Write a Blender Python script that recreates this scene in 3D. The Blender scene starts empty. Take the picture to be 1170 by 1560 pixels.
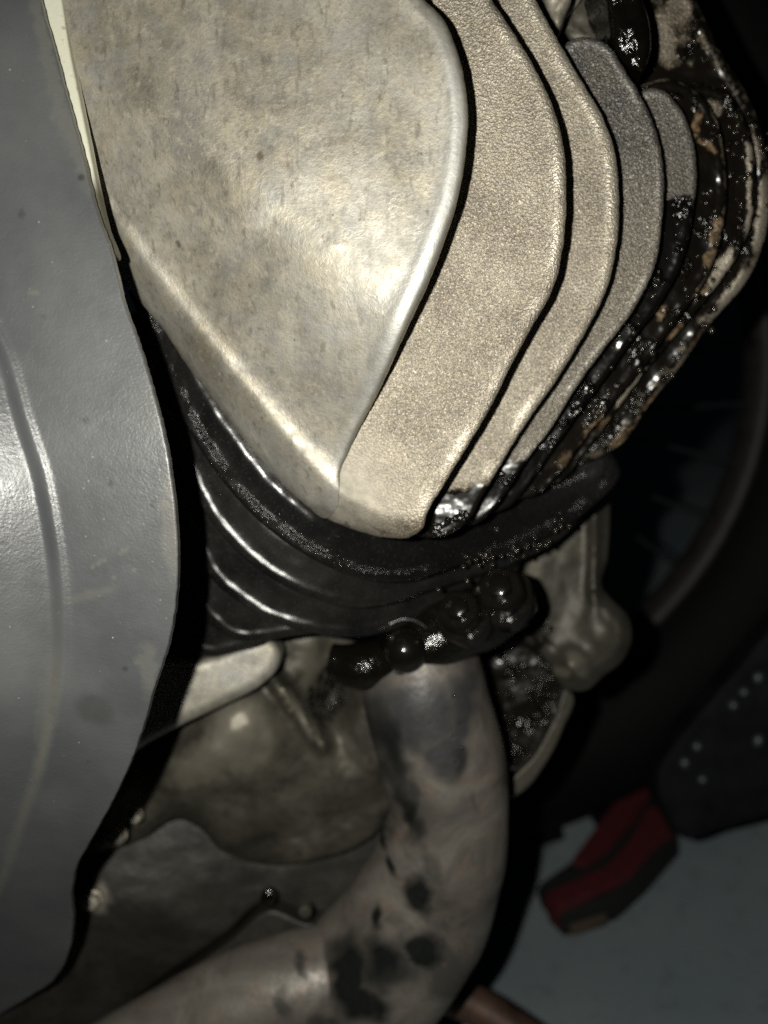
import bpy, bmesh, math, random
import numpy as np
from mathutils import Vector, Matrix, noise
from mathutils.geometry import delaunay_2d_cdt

random.seed(7)
S = bpy.context.scene
COL = S.collection

# ------------------------------------------------------------------ camera, world, flash lamp, exposure
F = 1224.0                       # focal length in pixels of a 1170 x 1560 frame
UP = Vector((-0.30, 0.907, 0.294)).normalized()     # the world's up seen from the camera
CAM_H = 0.474
fwd = (Vector((0, 0, -1)) - UP * UP.dot(Vector((0, 0, -1)))).normalized()
rgt = fwd.cross(UP).normalized()
M3 = Matrix((rgt, fwd, UP))      # camera axes -> world axes
cam = bpy.data.cameras.new("camera")
co = bpy.data.objects.new("camera", cam); COL.objects.link(co)
co.matrix_world = Matrix.Translation((0, 0, CAM_H)) @ M3.to_4x4()
cam.sensor_fit = 'VERTICAL'; cam.sensor_height = 24.0; cam.sensor_width = 18.0
cam.lens = 24.0 * F / 1560.0
cam.clip_start = 0.01; cam.clip_end = 200
cam.dof.use_dof = True; cam.dof.focus_distance = 0.267
cam.dof.aperture_fstop = cam.lens / 5.8
S.camera = co
S.cycles.use_denoising = False
S.cycles.sample_clamp_indirect = 4
S.view_settings.view_transform = 'Standard'
S.view_settings.look = 'None'
S.view_settings.exposure = 0.0
S.view_settings.gamma = 1.0

w = bpy.data.worlds.new("World"); S.world = w; w.use_nodes = True
w.node_tree.nodes["Background"].inputs[0].default_value = (0.35, 0.5, 0.62, 1)
w.node_tree.nodes["Background"].inputs[1].default_value = 0.004

def W(v):                        # camera axes -> world point
    return M3 @ Vector(v) + Vector((0, 0, CAM_H))

fl = bpy.data.lights.new("flash", 'AREA'); fl.shape = 'DISK'; fl.size = 0.0075
fl.energy = 1.25; fl.color = (1.0, 0.975, 0.885)
flo = bpy.data.objects.new("flash", fl); COL.objects.link(flo)
flo.matrix_world = Matrix.Translation(W((-0.040, 0.012, 0.0))) @ M3.to_4x4()
flo.rotation_mode = 'XYZ'

# ------------------------------------------------------------------ the motorcycle: one thing; its parts hang from this empty
BASE = Vector((0.0, 0.0, -0.30))
bike = bpy.data.objects.new("motorcycle", None); COL.objects.link(bike)
bike.matrix_world = Matrix.Translation((0, 0.30, 0)) @ M3.to_4x4()
bike["label"] = "motorcycle with oil-soaked finned engine, grey side panel and stained exhaust pipe"
bike["category"] = "motorcycle"
INV = bike.matrix_world.inverted()
def L(v): return INV @ W(v)      # camera-axes point -> coordinates of the motorcycle

def un(px, py, d): return Vector(((px - 585) / F * d, (780 - py) / F * d, -d))
def proj(v): return (585 + v[0] / -v[2] * F, 780 - v[1] / -v[2] * F)
def sm(a, b, x):
    t = np.clip((x - a) / (b - a), 0, 1); return t * t * (3 - 2 * t)

def nz(x, y, s, seed=0.0, oct=3):
    v = noise.fractal(Vector((x / s, y / s, seed)), 0.7, 2.0, oct)
    return v

def curve(pts, step=6.0, closed=True):
    P = [np.array(p, float) for p in pts]; n = len(P); out = []
    rng = range(n) if closed else range(n - 1)
    for i in rng:
        if closed: a, b, c, d = P[i - 1], P[i], P[(i + 1) % n], P[(i + 2) % n]
        else: a, b, c, d = P[max(i - 1, 0)], P[i], P[i + 1], P[min(i + 2, n - 1)]
        m = max(1, int(np.linalg.norm(c - b) / step))
        # centripetal tangents keep corners tame
        l1, l2, l3 = [max(np.linalg.norm(q), 1e-6) for q in (b - a, c - b, d - c)]
        t1 = ((b - a) / l1 * l2 + (c - b) / l2 * l1) / (l1 + l2) * l2
        t2 = ((c - b) / l2 * l3 + (d - c) / l3 * l2) / (l2 + l3) * l2
        for k in range(m):
            t = k / m; h = t * t
            out.append((2*t*h - 3*h + 1) * b + (t*h - 2*h + t) * t1 + (-2*t*h + 3*h) * c + (t*h - h) * t2)
    if not closed: out.append(P[-1])
    return np.array(out)

def seg_dist(P, poly, closed=True):
    A = poly; B = np.roll(poly, -1, 0)
    if not closed: A, B = poly[:-1], poly[1:]
    out = np.full(len(P), 1e9)
    AB = B - A; L2 = np.maximum((AB ** 2).sum(1), 1e-9)
    for i in range(0, len(P), 2000):
        Q = P[i:i + 2000]
        t = np.clip(((Q[:, None] - A[None]) * AB[None]).sum(2) / L2[None], 0, 1)
        D = Q[:, None] - (A[None] + t[..., None] * AB[None])
        out[i:i + 2000] = np.sqrt((D ** 2).sum(2)).min(1)
    return out

def inside(P, poly):
    x, y = P[:, 0], P[:, 1]; r = np.zeros(len(P), bool)
    A = poly; B = np.roll(poly, -1, 0)
    for (ax, ay), (bx, by) in zip(A, B):
        if ay == by: continue
        c = ((ay > y) != (by > y)) & (x < (bx - ax) * (y - ay) / (by - ay) + ax)
        r ^= c
    return r

def link(name, me, parent=None, mat=None, label=None, kind=None):
    o = bpy.data.objects.new(name, me); COL.objects.link(o)
    if mat: me.materials.append(mat)
    if parent: o.parent = parent
    if label: o["label"] = label
    if kind: o["kind"] = kind
    return o

def blobs(lst, x, y, warp=10, seed=3.0, sc=22, oc=3, soft=0.0):
    """soft-edged patches: (x, y, rx, ry, degrees, strength)"""
    wx = x + warp * nz(x, y, sc, seed, oc); wy = y + warp * nz(x, y, sc, seed + 9, oc)
    v = 0
    for bx, by, rx, ry, an, st in lst:
        c, s = math.cos(math.radians(an)), math.sin(math.radians(an))
        dx, dy = wx - bx, wy - by
        u, q = (dx * c + dy * s) / rx, (-dx * s + dy * c) / ry
        v = max(v, st * float(sm(1.35 + soft, 0.65 - soft, math.hypot(u, q))))
    return v

def relief(name, pts, depth, parent, mat, thick=0.006, rnd=10, lip=0.0, lipw=8, lips=None,
           step=9, jit=0.0, oil=None, amber=None, label=None, smooth_out=True, wob=0.0, kind=None, dish=0.0, dishw=60, jsc=9, damp=None, lipf=None):
    """a plate with a real back and sides; its front is a height field over the outline"""
    poly = curve(pts, 6.0) if smooth_out else np.array(pts, float)
    if jit:
        nx = np.roll(poly, -1, 0) - np.roll(poly, 1, 0); nx /= np.maximum(np.linalg.norm(nx, axis=1), 1e-6)[:, None]
        n_ = np.stack([nx[:, 1], -nx[:, 0]], 1)
        j = np.array([nz(p[0], p[1], jsc, 5.5, 4) for p in poly]) * jit
        poly = poly + n_ * j[:, None] * 0.4
    area = 0.5 * np.sum(poly[:, 0] * np.roll(poly[:, 1], -1) - np.roll(poly[:, 0], -1) * poly[:, 1])
    if area < 0: poly = poly[::-1]
    tn = np.roll(poly, -1, 0) - np.roll(poly, 1, 0); tn /= np.maximum(np.linalg.norm(tn, axis=1), 1e-6)[:, None]
    inn = np.stack([-tn[:, 1], tn[:, 0]], 1)
    V = [poly]; dd = [np.zeros(len(poly))]
    rings = [rnd * q for q in (0.08, 0.25, 0.5, 0.8)]
    r = rnd * 1.1
    while r < rnd + 2.8 * lipw: rings.append(r); r += max(2.5, lipw * 0.35)
    for r in rings:
        Q = poly + inn * r
        d = seg_dist(Q, poly); ok = (d > 0.93 * r) & inside(Q, poly)
        V.append(Q[ok]); dd.append(d[ok])
    last = rings[-1]
    x0, y0 = poly.min(0); x1, y1 = poly.max(0)
    gx, gy = np.meshgrid(np.arange(x0, x1, step), np.arange(y0, y1, step * 0.87))
    gx[1::2] += step / 2
    G = np.stack([gx.ravel(), gy.ravel()], 1)
    G = G[inside(G, poly)]
    dG = seg_dist(G, poly); k = dG > last + step * 0.4
    V.append(G[k]); dd.append(dG[k])
    V = np.concatenate(V); n0 = len(poly)
    vo, eo, fo, *_ = delaunay_2d_cdt([Vector(p) for p in V], [(i, (i + 1) % n0) for i in range(n0)], [], 1, 1e-4)
    Q = np.array([[p.x, p.y] for p in vo])
    dist = seg_dist(Q, poly)
    on = dist < 0.02
    mmx = 0.000212
    R = rnd * mmx
    s = np.minimum(dist * mmx, R)
    drop = R - np.sqrt(np.maximum(R * R - (R - s) ** 2, 0))
    c = (lips if lips is not None else rnd * 0.9 + lipw * 0.6)
    lf = np.array([lipf(*q) for q in Q]) if lipf else 1.0
    drop -= lip * lf * np.exp(-((dist - c) / lipw) ** 2)
    if damp: drop *= np.array([damp(*q) for q in Q])
    drop += dish * mmx * np.minimum(np.maximum(dist - c, 0), dishw)
    co_, oa, am = [], [], []
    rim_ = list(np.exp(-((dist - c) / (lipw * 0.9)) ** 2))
    for (x, y), dr, di in zip(Q, drop, dist):
        d = depth(x, y) + dr
        if wob: d += wob * nz(x, y, 60, 1.3, 4)
        co_.append(L(un(x, y, d)))
        oa.append(oil(x, y, di) if oil else 0.0); am.append(amber(x, y, di) if amber else 0.0)
    faces = [tuple(f) for f in fo]
    # orient toward the camera
    a, b, c_ = [co_[i] for i in faces[0]]
    campos = L((0, 0, 0))
    if (b - a).cross(c_ - a).dot(campos - a) < 0: faces = [f[::-1] for f in faces]
    # boundary loop of the triangulation
    cnt = {}
    for f in faces:
        for i in range(len(f)):
            e = (f[i], f[(i + 1) % len(f)]); cnt[e] = 1
    bd = [e for e in cnt if (e[1], e[0]) not in cnt]
    bz = L(Vector((0, 0, -thick))) - L((0, 0, 0))
    nv = len(co_)
    co_ += [p + bz for p in co_]; oa = oa * 2; am = am * 2; rim_ = rim_ * 2
    faces += [tuple(q + nv for q in reversed(f)) for f in faces]
    faces += [(j, i, i + nv, j + nv) for i, j in bd]
    me = bpy.data.meshes.new(name); me.from_pydata(co_, [], faces); me.update()
    me.polygons.foreach_set("use_smooth", [True] * len(me.polygons))
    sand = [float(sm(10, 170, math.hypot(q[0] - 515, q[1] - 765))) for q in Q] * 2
    for nm, arr in (("oil", oa), ("amber", am), ("rim", rim_), ("sand", sand)):
        at = me.attributes.new(nm, 'FLOAT', 'POINT'); at.data.foreach_set("value", np.array(arr, float))
    me.set_sharp_from_angle(angle=math.radians(50))
    return link(name, me, parent, mat, label, kind)

def sweep(name, pts, radii, parent, mat, seg=48, rings=90, label=None, oil=None, amber=None, caps=True, local=True, flat=1.0, wob=0.0):
    """a tube through camera-axes points"""
    P = [Vector(p) for p in pts]
    # resample by Catmull-Rom in 3-D
    out, rr = [], []
    n = len(P); per = max(2, rings // (n - 1))
    for i in range(n - 1):
        a, b, c, d = P[max(i-1, 0)], P[i], P[i+1], P[min(i+2, n-1)]
        for k in range(per):
            t = k / per
            out.append(0.5 * ((2*b) + (c-a)*t + (2*a-5*b+4*c-d)*t*t + (3*b-a-3*c+d)*t**3))
            u = t * t * (3 - 2*t); rr.append(radii[i] * (1-u) + radii[i+1] * u)
    out.append(P[-1]); rr.append(radii[-1])
    vs, fs, oa, am = [], [], [], []
    ref = Vector((0.2, 0.1, 1)).normalized()
    for i, p in enumerate(out):
        t = (out[min(i+1, len(out)-1)] - out[max(i-1, 0)]).normalized()
        u = (ref - t * ref.dot(t)).normalized(); v = t.cross(u); ref = u
        for k in range(seg):
            a = 2 * math.pi * k / seg
            r = rr[i]
            dirv = u * math.cos(a) * flat + v * math.sin(a)
            if wob: r *= 1 + wob * noise.noise(Vector((p + dirv * r)) * 60)
            q = p + dirv * r
            vs.append(L(q) if local else W(q))
            x, y = proj(q)
            oa.append(oil(x, y, 0) if oil else 0); am.append(amber(x, y, 0) if amber else 0)
    m = len(out)
    for i in range(m - 1):
        for k in range(seg):
            k2 = (k + 1) % seg
            fs.append((i*seg+k, i*seg+k2, (i+1)*seg+k2, (i+1)*seg+k))
    if caps:
        fs.append(tuple(range(seg))[::-1]); fs.append(tuple((m-1)*seg + k for k in range(seg)))
    me = bpy.data.meshes.new(name); me.from_pydata(vs, [], fs); me.update()
    bm = bmesh.new(); bm.from_mesh(me); bmesh.ops.recalc_face_normals(bm, faces=bm.faces); bm.to_mesh(me); bm.free()
    me.polygons.foreach_set("use_smooth", [True] * len(me.polygons))
    for nm, arr in (("oil", oa), ("amber", am)):
        at = me.attributes.new(nm, 'FLOAT', 'POINT'); at.data.foreach_set("value", np.array(arr, float))
    me.set_sharp_from_angle(angle=math.radians(50))
    return link(name, me, parent, mat, label)

def lathe(name, c, axis, prof, parent, mat, seg=40, label=None, oil=0.0, squash=None, sides=None, local=True):
    """profile of (radius, height) turned round an axis (camera axes)"""
    ax = Vector(axis).normalized(); u = ax.orthogonal().normalized(); v = ax.cross(u)
    vs, fs = [], []
    for r, h in prof:
        for k in range(seg):
            a = 2 * math.pi * k / seg
            rr = r
            if sides: # polygonal section
                aa = (a % (2*math.pi/sides)) - math.pi/sides
                rr = r * (0.5 + 0.5 * math.cos(math.pi/sides) / math.cos(aa)) if r > 0 else 0
            p = Vector(c) + ax * h + (u * math.cos(a) + v * math.sin(a)) * rr
            vs.append(L(p) if local else W(p))
    for i in range(len(prof) - 1):
        for k in range(seg):
            k2 = (k+1) % seg
            fs.append((i*seg+k, i*seg+k2, (i+1)*seg+k2, (i+1)*seg+k))
    fs.append(tuple(range(seg))[::-1]); fs.append(tuple((len(prof)-1)*seg + k for k in range(seg)))
    me = bpy.data.meshes.new(name); me.from_pydata(vs, [], fs); me.update()
    bm = bmesh.new(); bm.from_mesh(me); bmesh.ops.remove_doubles(bm, verts=bm.verts, dist=1e-6)
    bmesh.ops.recalc_face_normals(bm, faces=bm.faces); bm.to_mesh(me); bm.free()
    me.polygons.foreach_set("use_smooth", [True] * len(me.polygons))
    at = me.attributes.new("oil", 'FLOAT', 'POINT'); at.data.foreach_set("value", np.full(len(me.vertices), oil))
    me.attributes.new("amber", 'FLOAT', 'POINT')
    me.set_sharp_from_angle(angle=math.radians(40))
    return link(name, me, parent, mat, label)

# ------------------------------------------------------------------ materials
class NT:
    def __init__(s, name):
        s.m = bpy.data.materials.new(name); s.m.use_nodes = True; s.t = s.m.node_tree; s.t.nodes.clear()
        s.out = s.n('ShaderNodeOutputMaterial'); s.tc = s.n('ShaderNodeTexCoord').outputs['Object']
    def n(s, t, **k):
        o = s.t.nodes.new(t)
        for a, b in k.items(): setattr(o, a, b)
        return o
    def l(s, a, b): s.t.links.new(a, b)
    def put(s, sock, v):
        if isinstance(v, (int, float)): sock.default_value = v
        elif isinstance(v, tuple): sock.default_value = (*v, 1) if len(v) == 3 and sock.type == 'RGBA' else v
        else: s.l(v, sock)
    def noise(s, scale, detail=4, rough=0.55, dist=0.0, vec=None, stretch=None):
        v = vec or s.tc
        if stretch:
            mp = s.n('ShaderNodeMapping'); s.l(v, mp.inputs[0]); mp.inputs['Scale'].default_value = stretch[:3]
            if len(stretch) > 3: mp.inputs['Rotation'].default_value = (0, 0, math.radians(stretch[3]))
            v = mp.outputs[0]
        o = s.n('ShaderNodeTexNoise'); s.l(v, o.inputs['Vector'])
        o.inputs['Scale'].default_value = scale; o.inputs['Detail'].default_value = detail
        o.inputs['Roughness'].default_value = rough; o.inputs['Distortion'].default_value = dist
        return o.outputs['Fac']
    def vor(s, scale, feature='F1', rand=1.0):
        o = s.n('ShaderNodeTexVoronoi', feature=feature); s.l(s.tc, o.inputs['Vector']); o.inputs['Scale'].default_value = scale
        o.inputs['Randomness'].default_value = rand
        return o.outputs['Distance']
    def ramp(s, f, *st):
        o = s.n('ShaderNodeValToRGB'); s.l(f, o.inputs[0]); e = o.color_ramp.elements
        while len(e) < len(st): e.new(0.5)
        for q, (p, c) in zip(e, st):
            q.position = p; q.color = (c, c, c, 1) if isinstance(c, (int, float)) else (*c, 1)
        return o.outputs[0]
    def map(s, f, a, b, c=0.0, d=1.0):
        o = s.n('ShaderNodeMapRange'); s.put(o.inputs[0], f)
        for i, v in zip((1, 2, 3, 4), (a, b, c, d)): s.put(o.inputs[i], v)
        return o.outputs[0]
    def math(s, op, a, b=0.0):
        o = s.n('ShaderNodeMath', operation=op); s.put(o.inputs[0], a); s.put(o.inputs[1], b); return o.outputs[0]
    def mix(s, f, a, b, blend='MIX'):
        o = s.n('ShaderNodeMix', data_type='RGBA', blend_type=blend)
        s.put(o.inputs[0], f); s.put(o.inputs[6], a); s.put(o.inputs[7], b); return o.outputs[2]
    def attr(s, n):
        o = s.n('ShaderNodeAttribute'); o.attribute_name = n; return o.outputs['Fac']
    def bump(s, h, dist, strength=1.0, nrm=None):
        o = s.n('ShaderNodeBump'); s.l(h, o.inputs['Height']); o.inputs['Distance'].default_value = dist
        s.put(o.inputs['Strength'], strength)
        if nrm: s.l(nrm, o.inputs['Normal'])
        return o.outputs[0]
    def pbr(s, base, rough, metal=0.0, nrm=None, coat=0.0, coat_rough=0.1, spec=0.5, coat_nrm=None):
        o = s.n('ShaderNodeBsdfPrincipled')
        s.put(o.inputs['Base Color'], base); s.put(o.inputs['Roughness'], rough); s.put(o.inputs['Metallic'], metal)
        s.put(o.inputs['Coat Weight'], coat); s.put(o.inputs['Coat Roughness'], coat_rough)
        s.put(o.inputs['Specular IOR Level'], spec)
        if nrm: s.l(nrm, o.inputs['Normal'])
        if coat_nrm: s.l(coat_nrm, o.inputs['Coat Normal'])
        return o.outputs[0]
    def done(s, sh): s.l(sh, s.out.inputs[0]); return s.m

def wet_bump(t):
    """thick oil: long smooth runs, with clusters of standing beads"""
    clus = t.map(t.noise(95, 3, 0.55), 0.54, 0.64)
    bead = t.math('MULTIPLY', t.map(t.vor(430), 0.0, 0.5, 1.0, 0.0), clus)
    lump = t.math('MULTIPLY', t.noise(210, 1, 0.5), t.map(clus, 0, 1, 0.25, 1.3))
    h = t.math('ADD', t.math('MULTIPLY', bead, 0.9), lump)
    h = t.math('ADD', h, t.math('MULTIPLY', t.noise(70, 1, 0.4), 1.2))
    return t.bump(h, 0.0021, 0.9)
def oil_layer(t, sh_dry, metal_base, drop_scale=330, wet=1.0):
    """wet black oil over the dry surface wherever the 'oil' map says so, amber where it thins"""
    oil = t.attr('oil'); amb = t.attr('amber')
    f = t.math('ADD', oil, t.math('MULTIPLY', t.math('SUBTRACT', t.noise(230, 3, 0.5), 0.5), 0.9))
    fo = t.map(f, 0.38, 0.62)
    fa = t.map(t.math('ADD', amb, t.math('MULTIPLY', t.math('SUBTRACT', t.noise(260, 3), 0.5), 0.9)), 0.30, 0.80)
    nb = wet_bump(t)
    col = t.mix(t.noise(190, 3), (0.0035, 0.0032, 0.003), (0.012, 0.009, 0.006))
    amber = t.mix(t.map(t.noise(420, 4), 0.35, 0.65), (0.045, 0.022, 0.009), (0.26, 0.19, 0.115))
    col = t.mix(fa, col, amber)
    wetsh = t.pbr(col, 0.22, 0.0, nb, spec=0.65)
    m = t.n('ShaderNodeMixShader'); t.l(t.math('MULTIPLY', fo, wet), m.inputs[0]); t.l(sh_dry, m.inputs[1]); t.l(wetsh, m.inputs[2])
    return m.outputs[0]

def mat_cover():
    t = NT('worn_cast_cover')
    a = t.noise(28, 5, 0.6, 0.4); b = t.noise(110, 5, 0.65); c = t.noise(700, 4, 0.7)
    st = t.noise(120, 4, 0.6, stretch=(1.0, 0.22, 1.0))
    k = t.mix(t.map(a, 0.36, 0.62), (0.20, 0.185, 0.152), (0.44, 0.42, 0.365))
    k = t.mix(t.map(b, 0.40, 0.70, 0, 0.55), k, (0.47, 0.41, 0.29))
    k = t.mix(t.map(st, 0.5, 0.72, 0, 0.45), k, (0.21, 0.20, 0.19))
    k = t.mix(t.map(c, 0.52, 0.78, 0, 0.55), k, (0.10, 0.085, 0.07))
    st2 = t.noise(420, 3, 0.6, stretch=(1.0, 0.30, 1.0))
    k = t.mix(t.map(st2, 0.56, 0.70, 0, 0.55), k, (0.12, 0.105, 0.085))
    k = t.mix(t.map(t.noise(330, 4, 0.65), 0.56, 0.68, 0, 0.40), k, (0.55, 0.51, 0.42))
    k = t.mix(t.map(t.noise(75, 3, 0.5), 0.56, 0.72, 0, 0.45), k, (0.27, 0.28, 0.28))
    k = t.mix(t.attr('amber'), k, (0.55, 0.56, 0.54))  # on the cover the amber map holds painted sheen
    k = t.mix(t.map(t.attr('oil'), 0.15, 0.9, 0, 0.85), k, (0.09, 0.07, 0.05))
    # rubbed-through specks and scratches
    sp = t.map(t.vor(95), 0.0, 0.055, 1.0, 0.0)
    k = t.mix(t.math('MULTIPLY', sp, t.map(t.noise(40, 2), 0.55, 0.6)), k, (0.03, 0.025, 0.02))
    h = t.math('ADD', t.math('MULTIPLY', c, 0.7), t.math('MULTIPLY', b, 1.0))
    nb = t.bump(h, 0.00035, 0.55)
    r = t.map(t.noise(200, 4, 0.6), 0.3, 0.7, 0.42, 0.62)
    return t.done(t.pbr(k, r, 0.55, nb))

def mat_fin():
    t = NT('sand_cast_fin')
    a = t.noise(45, 4, 0.6); b = t.noise(240, 4, 0.6); c = t.noise(1000, 2, 0.6); d = t.noise(1500, 1, 0.5)
    k = t.mix(t.map(a, 0.36, 0.66), (0.27, 0.235, 0.19), (0.46, 0.415, 0.335))
    k = t.mix(t.map(b, 0.45, 0.75, 0, 0.5), k, (0.50, 0.43, 0.30))
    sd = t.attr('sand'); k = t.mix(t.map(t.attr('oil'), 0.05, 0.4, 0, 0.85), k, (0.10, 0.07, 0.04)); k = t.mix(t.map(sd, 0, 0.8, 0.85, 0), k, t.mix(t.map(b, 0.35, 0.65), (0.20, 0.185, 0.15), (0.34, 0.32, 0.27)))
    k = t.mix(t.math('MULTIPLY', sd, t.map(c, 0.50, 0.66, 0, 0.6)), k, (0.14, 0.12, 0.09))
    k = t.mix(t.math('MULTIPLY', sd, t.map(d, 0.54, 0.66, 0, 0.65)), k, (0.68, 0.62, 0.50))
    h = t.math('ADD', c, t.math('MULTIPLY', d, 0.8))
    rim = t.math('MULTIPLY', t.math('MULTIPLY', t.attr('rim'), sd), t.map(t.noise(55, 3), 0.40, 0.62)); k = t.mix(t.math('MULTIPLY', rim, 0.35), k, (0.60, 0.55, 0.47))  # lip highlight painted as paler colour, along with edge wear
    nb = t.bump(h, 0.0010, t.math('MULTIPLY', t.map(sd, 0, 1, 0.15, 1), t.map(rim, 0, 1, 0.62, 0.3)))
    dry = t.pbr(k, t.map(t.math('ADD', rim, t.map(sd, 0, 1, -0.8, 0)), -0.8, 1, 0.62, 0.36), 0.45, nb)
    return t.done(oil_layer(t, dry, k))

def mat_fin_dark():
    t = NT('sooty_cast_fin')
    a = t.noise(45, 4, 0.6); c = t.noise(1000, 2, 0.6); d = t.noise(1500, 1, 0.5)
    k = t.mix(t.attr('amber'), (0.30, 0.27, 0.22), (0.085, 0.085, 0.09))
    k = t.mix(t.map(a, 0.4, 0.7, 0, 0.4), k, (0.16, 0.14, 0.11))
    k = t.mix(t.map(c, 0.50, 0.72, 0, 0.7), k, (0.04, 0.037, 0.035))
    k = t.mix(t.map(d, 0.58, 0.72, 0, 0.8), k, (0.60, 0.57, 0.50))
    rim = t.math('MULTIPLY', t.attr('rim'), t.map(t.noise(55, 3), 0.40, 0.62)); k = t.mix(t.math('MULTIPLY', rim, 0.35), k, (0.42, 0.40, 0.37))  # pale lip line: painted highlight plus worn edge
    nb = t.bump(t.math('ADD', c, t.math('MULTIPLY', d, 0.8)), 0.0010, t.map(rim, 0, 1, 0.8, 0.35))
    dry = t.pbr(k, 0.40, 0.45, nb)
    # here the amber map is soot, so the oil film stays plain
    return t.done(dry_oil(t, dry))
def dry_oil(t, dry):
    oil = t.attr('oil')
    f = t.map(t.math('ADD', oil, t.math('MULTIPLY', t.math('SUBTRACT', t.noise(260, 4, 0.55), 0.5), 0.9)), 0.38, 0.60)
    wsh = t.pbr((0.005, 0.0045, 0.004), 0.22, 0, wet_bump(t), spec=0.65)
    m = t.n('ShaderNodeMixShader'); t.l(f, m.inputs[0]); t.l(dry, m.inputs[1]); t.l(wsh, m.inputs[2])
    return m.outputs[0]

def mat_black_paint(name, dust=0.5, rough=0.3, fleck=0.5, wetdrops=0.5, bd=0.0008, rimonly=False):
    t = NT(name)
    a = t.noise(60, 4); c = t.noise(1500, 3, 0.7)
    k = t.mix(t.map(a, 0.35, 0.7, 0, dust), (0.005, 0.005, 0.005), (0.022, 0.021, 0.019))
    k = t.mix(t.map(c, 0.60, 0.72, 0, fleck), k, (0.20, 0.19, 0.165))
    k = t.mix(t.map(t.vor(520), 0.02, 0.09, 0.8, 0.0), k, (0.24, 0.22, 0.19))
    h = t.math('ADD', c, t.map(t.vor(600), 0.0, 0.35, wetdrops, 0.0))
    nb = t.bump(h, bd, t.map(t.math('MULTIPLY', t.attr('rim'), t.map(t.noise(70, 2), 0.35, 0.6)), 0.2, 1.0, 0.05, 0.8) if rimonly else 0.8)
    return t.done(t.pbr(k, rough, 0.0, nb, spec=0.6))

def mat_panel():
    t = NT('grey_plastic')
    a = t.noise(22, 4, 0.55); c = t.noise(1100, 3, 0.6); v = t.vor(260)
    k = t.mix(t.map(a, 0.35, 0.7), (0.072, 0.076, 0.080), (0.110, 0.115, 0.116))
    k = t.mix(t.attr('amber'), k, (0.135, 0.132, 0.118))
    k = t.mix(t.math('MULTIPLY', t.map(v, 0.03, 0.10, 0.85, 0.0), t.map(t.noise(70, 4), 0.5, 0.62)), k, (0.42, 0.40, 0.36))
    k = t.mix(t.math('MULTIPLY', t.map(t.vor(48), 0.03, 0.075, 1.0, 0.0), 0.65), k, (0.022, 0.022, 0.024))
    k = t.mix(t.math('MULTIPLY', t.attr('oil'), 0.6), k, (0.035, 0.036, 0.034))
    nb = t.bump(t.math('ADD', c, t.math('MULTIPLY', t.noise(400, 3), 0.8)), 0.00018, 0.6)
    return t.done(t.pbr(k, t.map(t.noise(150, 4), 0.3, 0.7, 0.30, 0.42), 0.0, nb, spec=0.6))

def mat_trim():
    t = NT('cream_trim')
    k = t.mix(t.attr('amber'), (0.62, 0.62, 0.50), (0.085, 0.08, 0.05))
    k = t.mix(t.map(t.noise(400, 4), 0.62, 0.72, 0, 0.5), k, (0.2, 0.18, 0.12))
    return t.done(t.pbr(k, 0.55, 0, t.bump(t.noise(900), 0.0002, 0.5)))

def mat_case(name, c1, c2, oilmap=True, rough=0.5, metal=0.4, lift=2.6):
    t = NT(name)
    a = t.noise(30, 5, 0.6, 0.5); b = t.noise(160, 4, 0.6)
    k = t.mix(t.map(a, 0.38, 0.64), c1, c2)
    k = t.mix(t.map(b, 0.5, 0.75, 0, 0.5), k, tuple(v * 0.35 for v in c1))
    k = t.mix(t.attr('amber'), k, tuple(min(1, v * lift) for v in c2))
    dry = t.pbr(k, rough, metal, t.bump(b, 0.0008, 0.5))
    return t.done(oil_layer(t, dry, k, 400) if oilmap else dry)

def mat_exhaust():
    t = NT('heat_stained_pipe')
    a = t.noise(26, 5, 0.6, 0.8); b = t.noise(120, 5, 0.65, 0.5); d = t.noise(420, 4); e = t.noise(80, 2, 0.4, stretch=(1.0, 0.45, 1.0))
    k = t.mix(t.map(a, 0.36, 0.66), (0.10, 0.09, 0.079), (0.27, 0.247, 0.215))
    k = t.mix(t.map(b, 0.55, 0.72, 0, 0.6), k, (0.27, 0.18, 0.13))
    k = t.mix(t.map(b, 0.28, 0.42, 0.6, 0), k, (0.13, 0.12, 0.125))
    k = t.mix(t.map(d, 0.55, 0.8, 0, 0.5), k, (0.10, 0.08, 0.07))
    k = t.mix(t.map(t.math('ADD', t.attr('amber'), t.math('MULTIPLY', t.math('SUBTRACT', e, 0.5), 0.8)), 0.1, 0.95), k, (0.055, 0.053, 0.055))
    k = t.mix(t.map(t.math('ADD', t.attr('oil'), t.math('MULTIPLY', t.math('SUBTRACT', e, 0.5), 0.6)), 0.15, 0.85), k, (0.012, 0.014, 0.013))
    return t.done(t.pbr(k, t.map(d, 0.3, 0.7, 0.38, 0.55), 0.25, t.bump(d, 0.0004, 0.5)))

def mat_plain(name, c, rough=0.5, metal=0.0, sc=300, var=0.5, bump=0.0004, spec=0.5):
    t = NT(name)
    k = t.mix(t.map(t.noise(sc, 4), 0.35, 0.7), c, tuple(v * (1 - var) for v in c))
    return t.done(t.pbr(k, rough, metal, t.bump(t.noise(sc * 2, 3), bump, 0.6), spec=spec))

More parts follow.
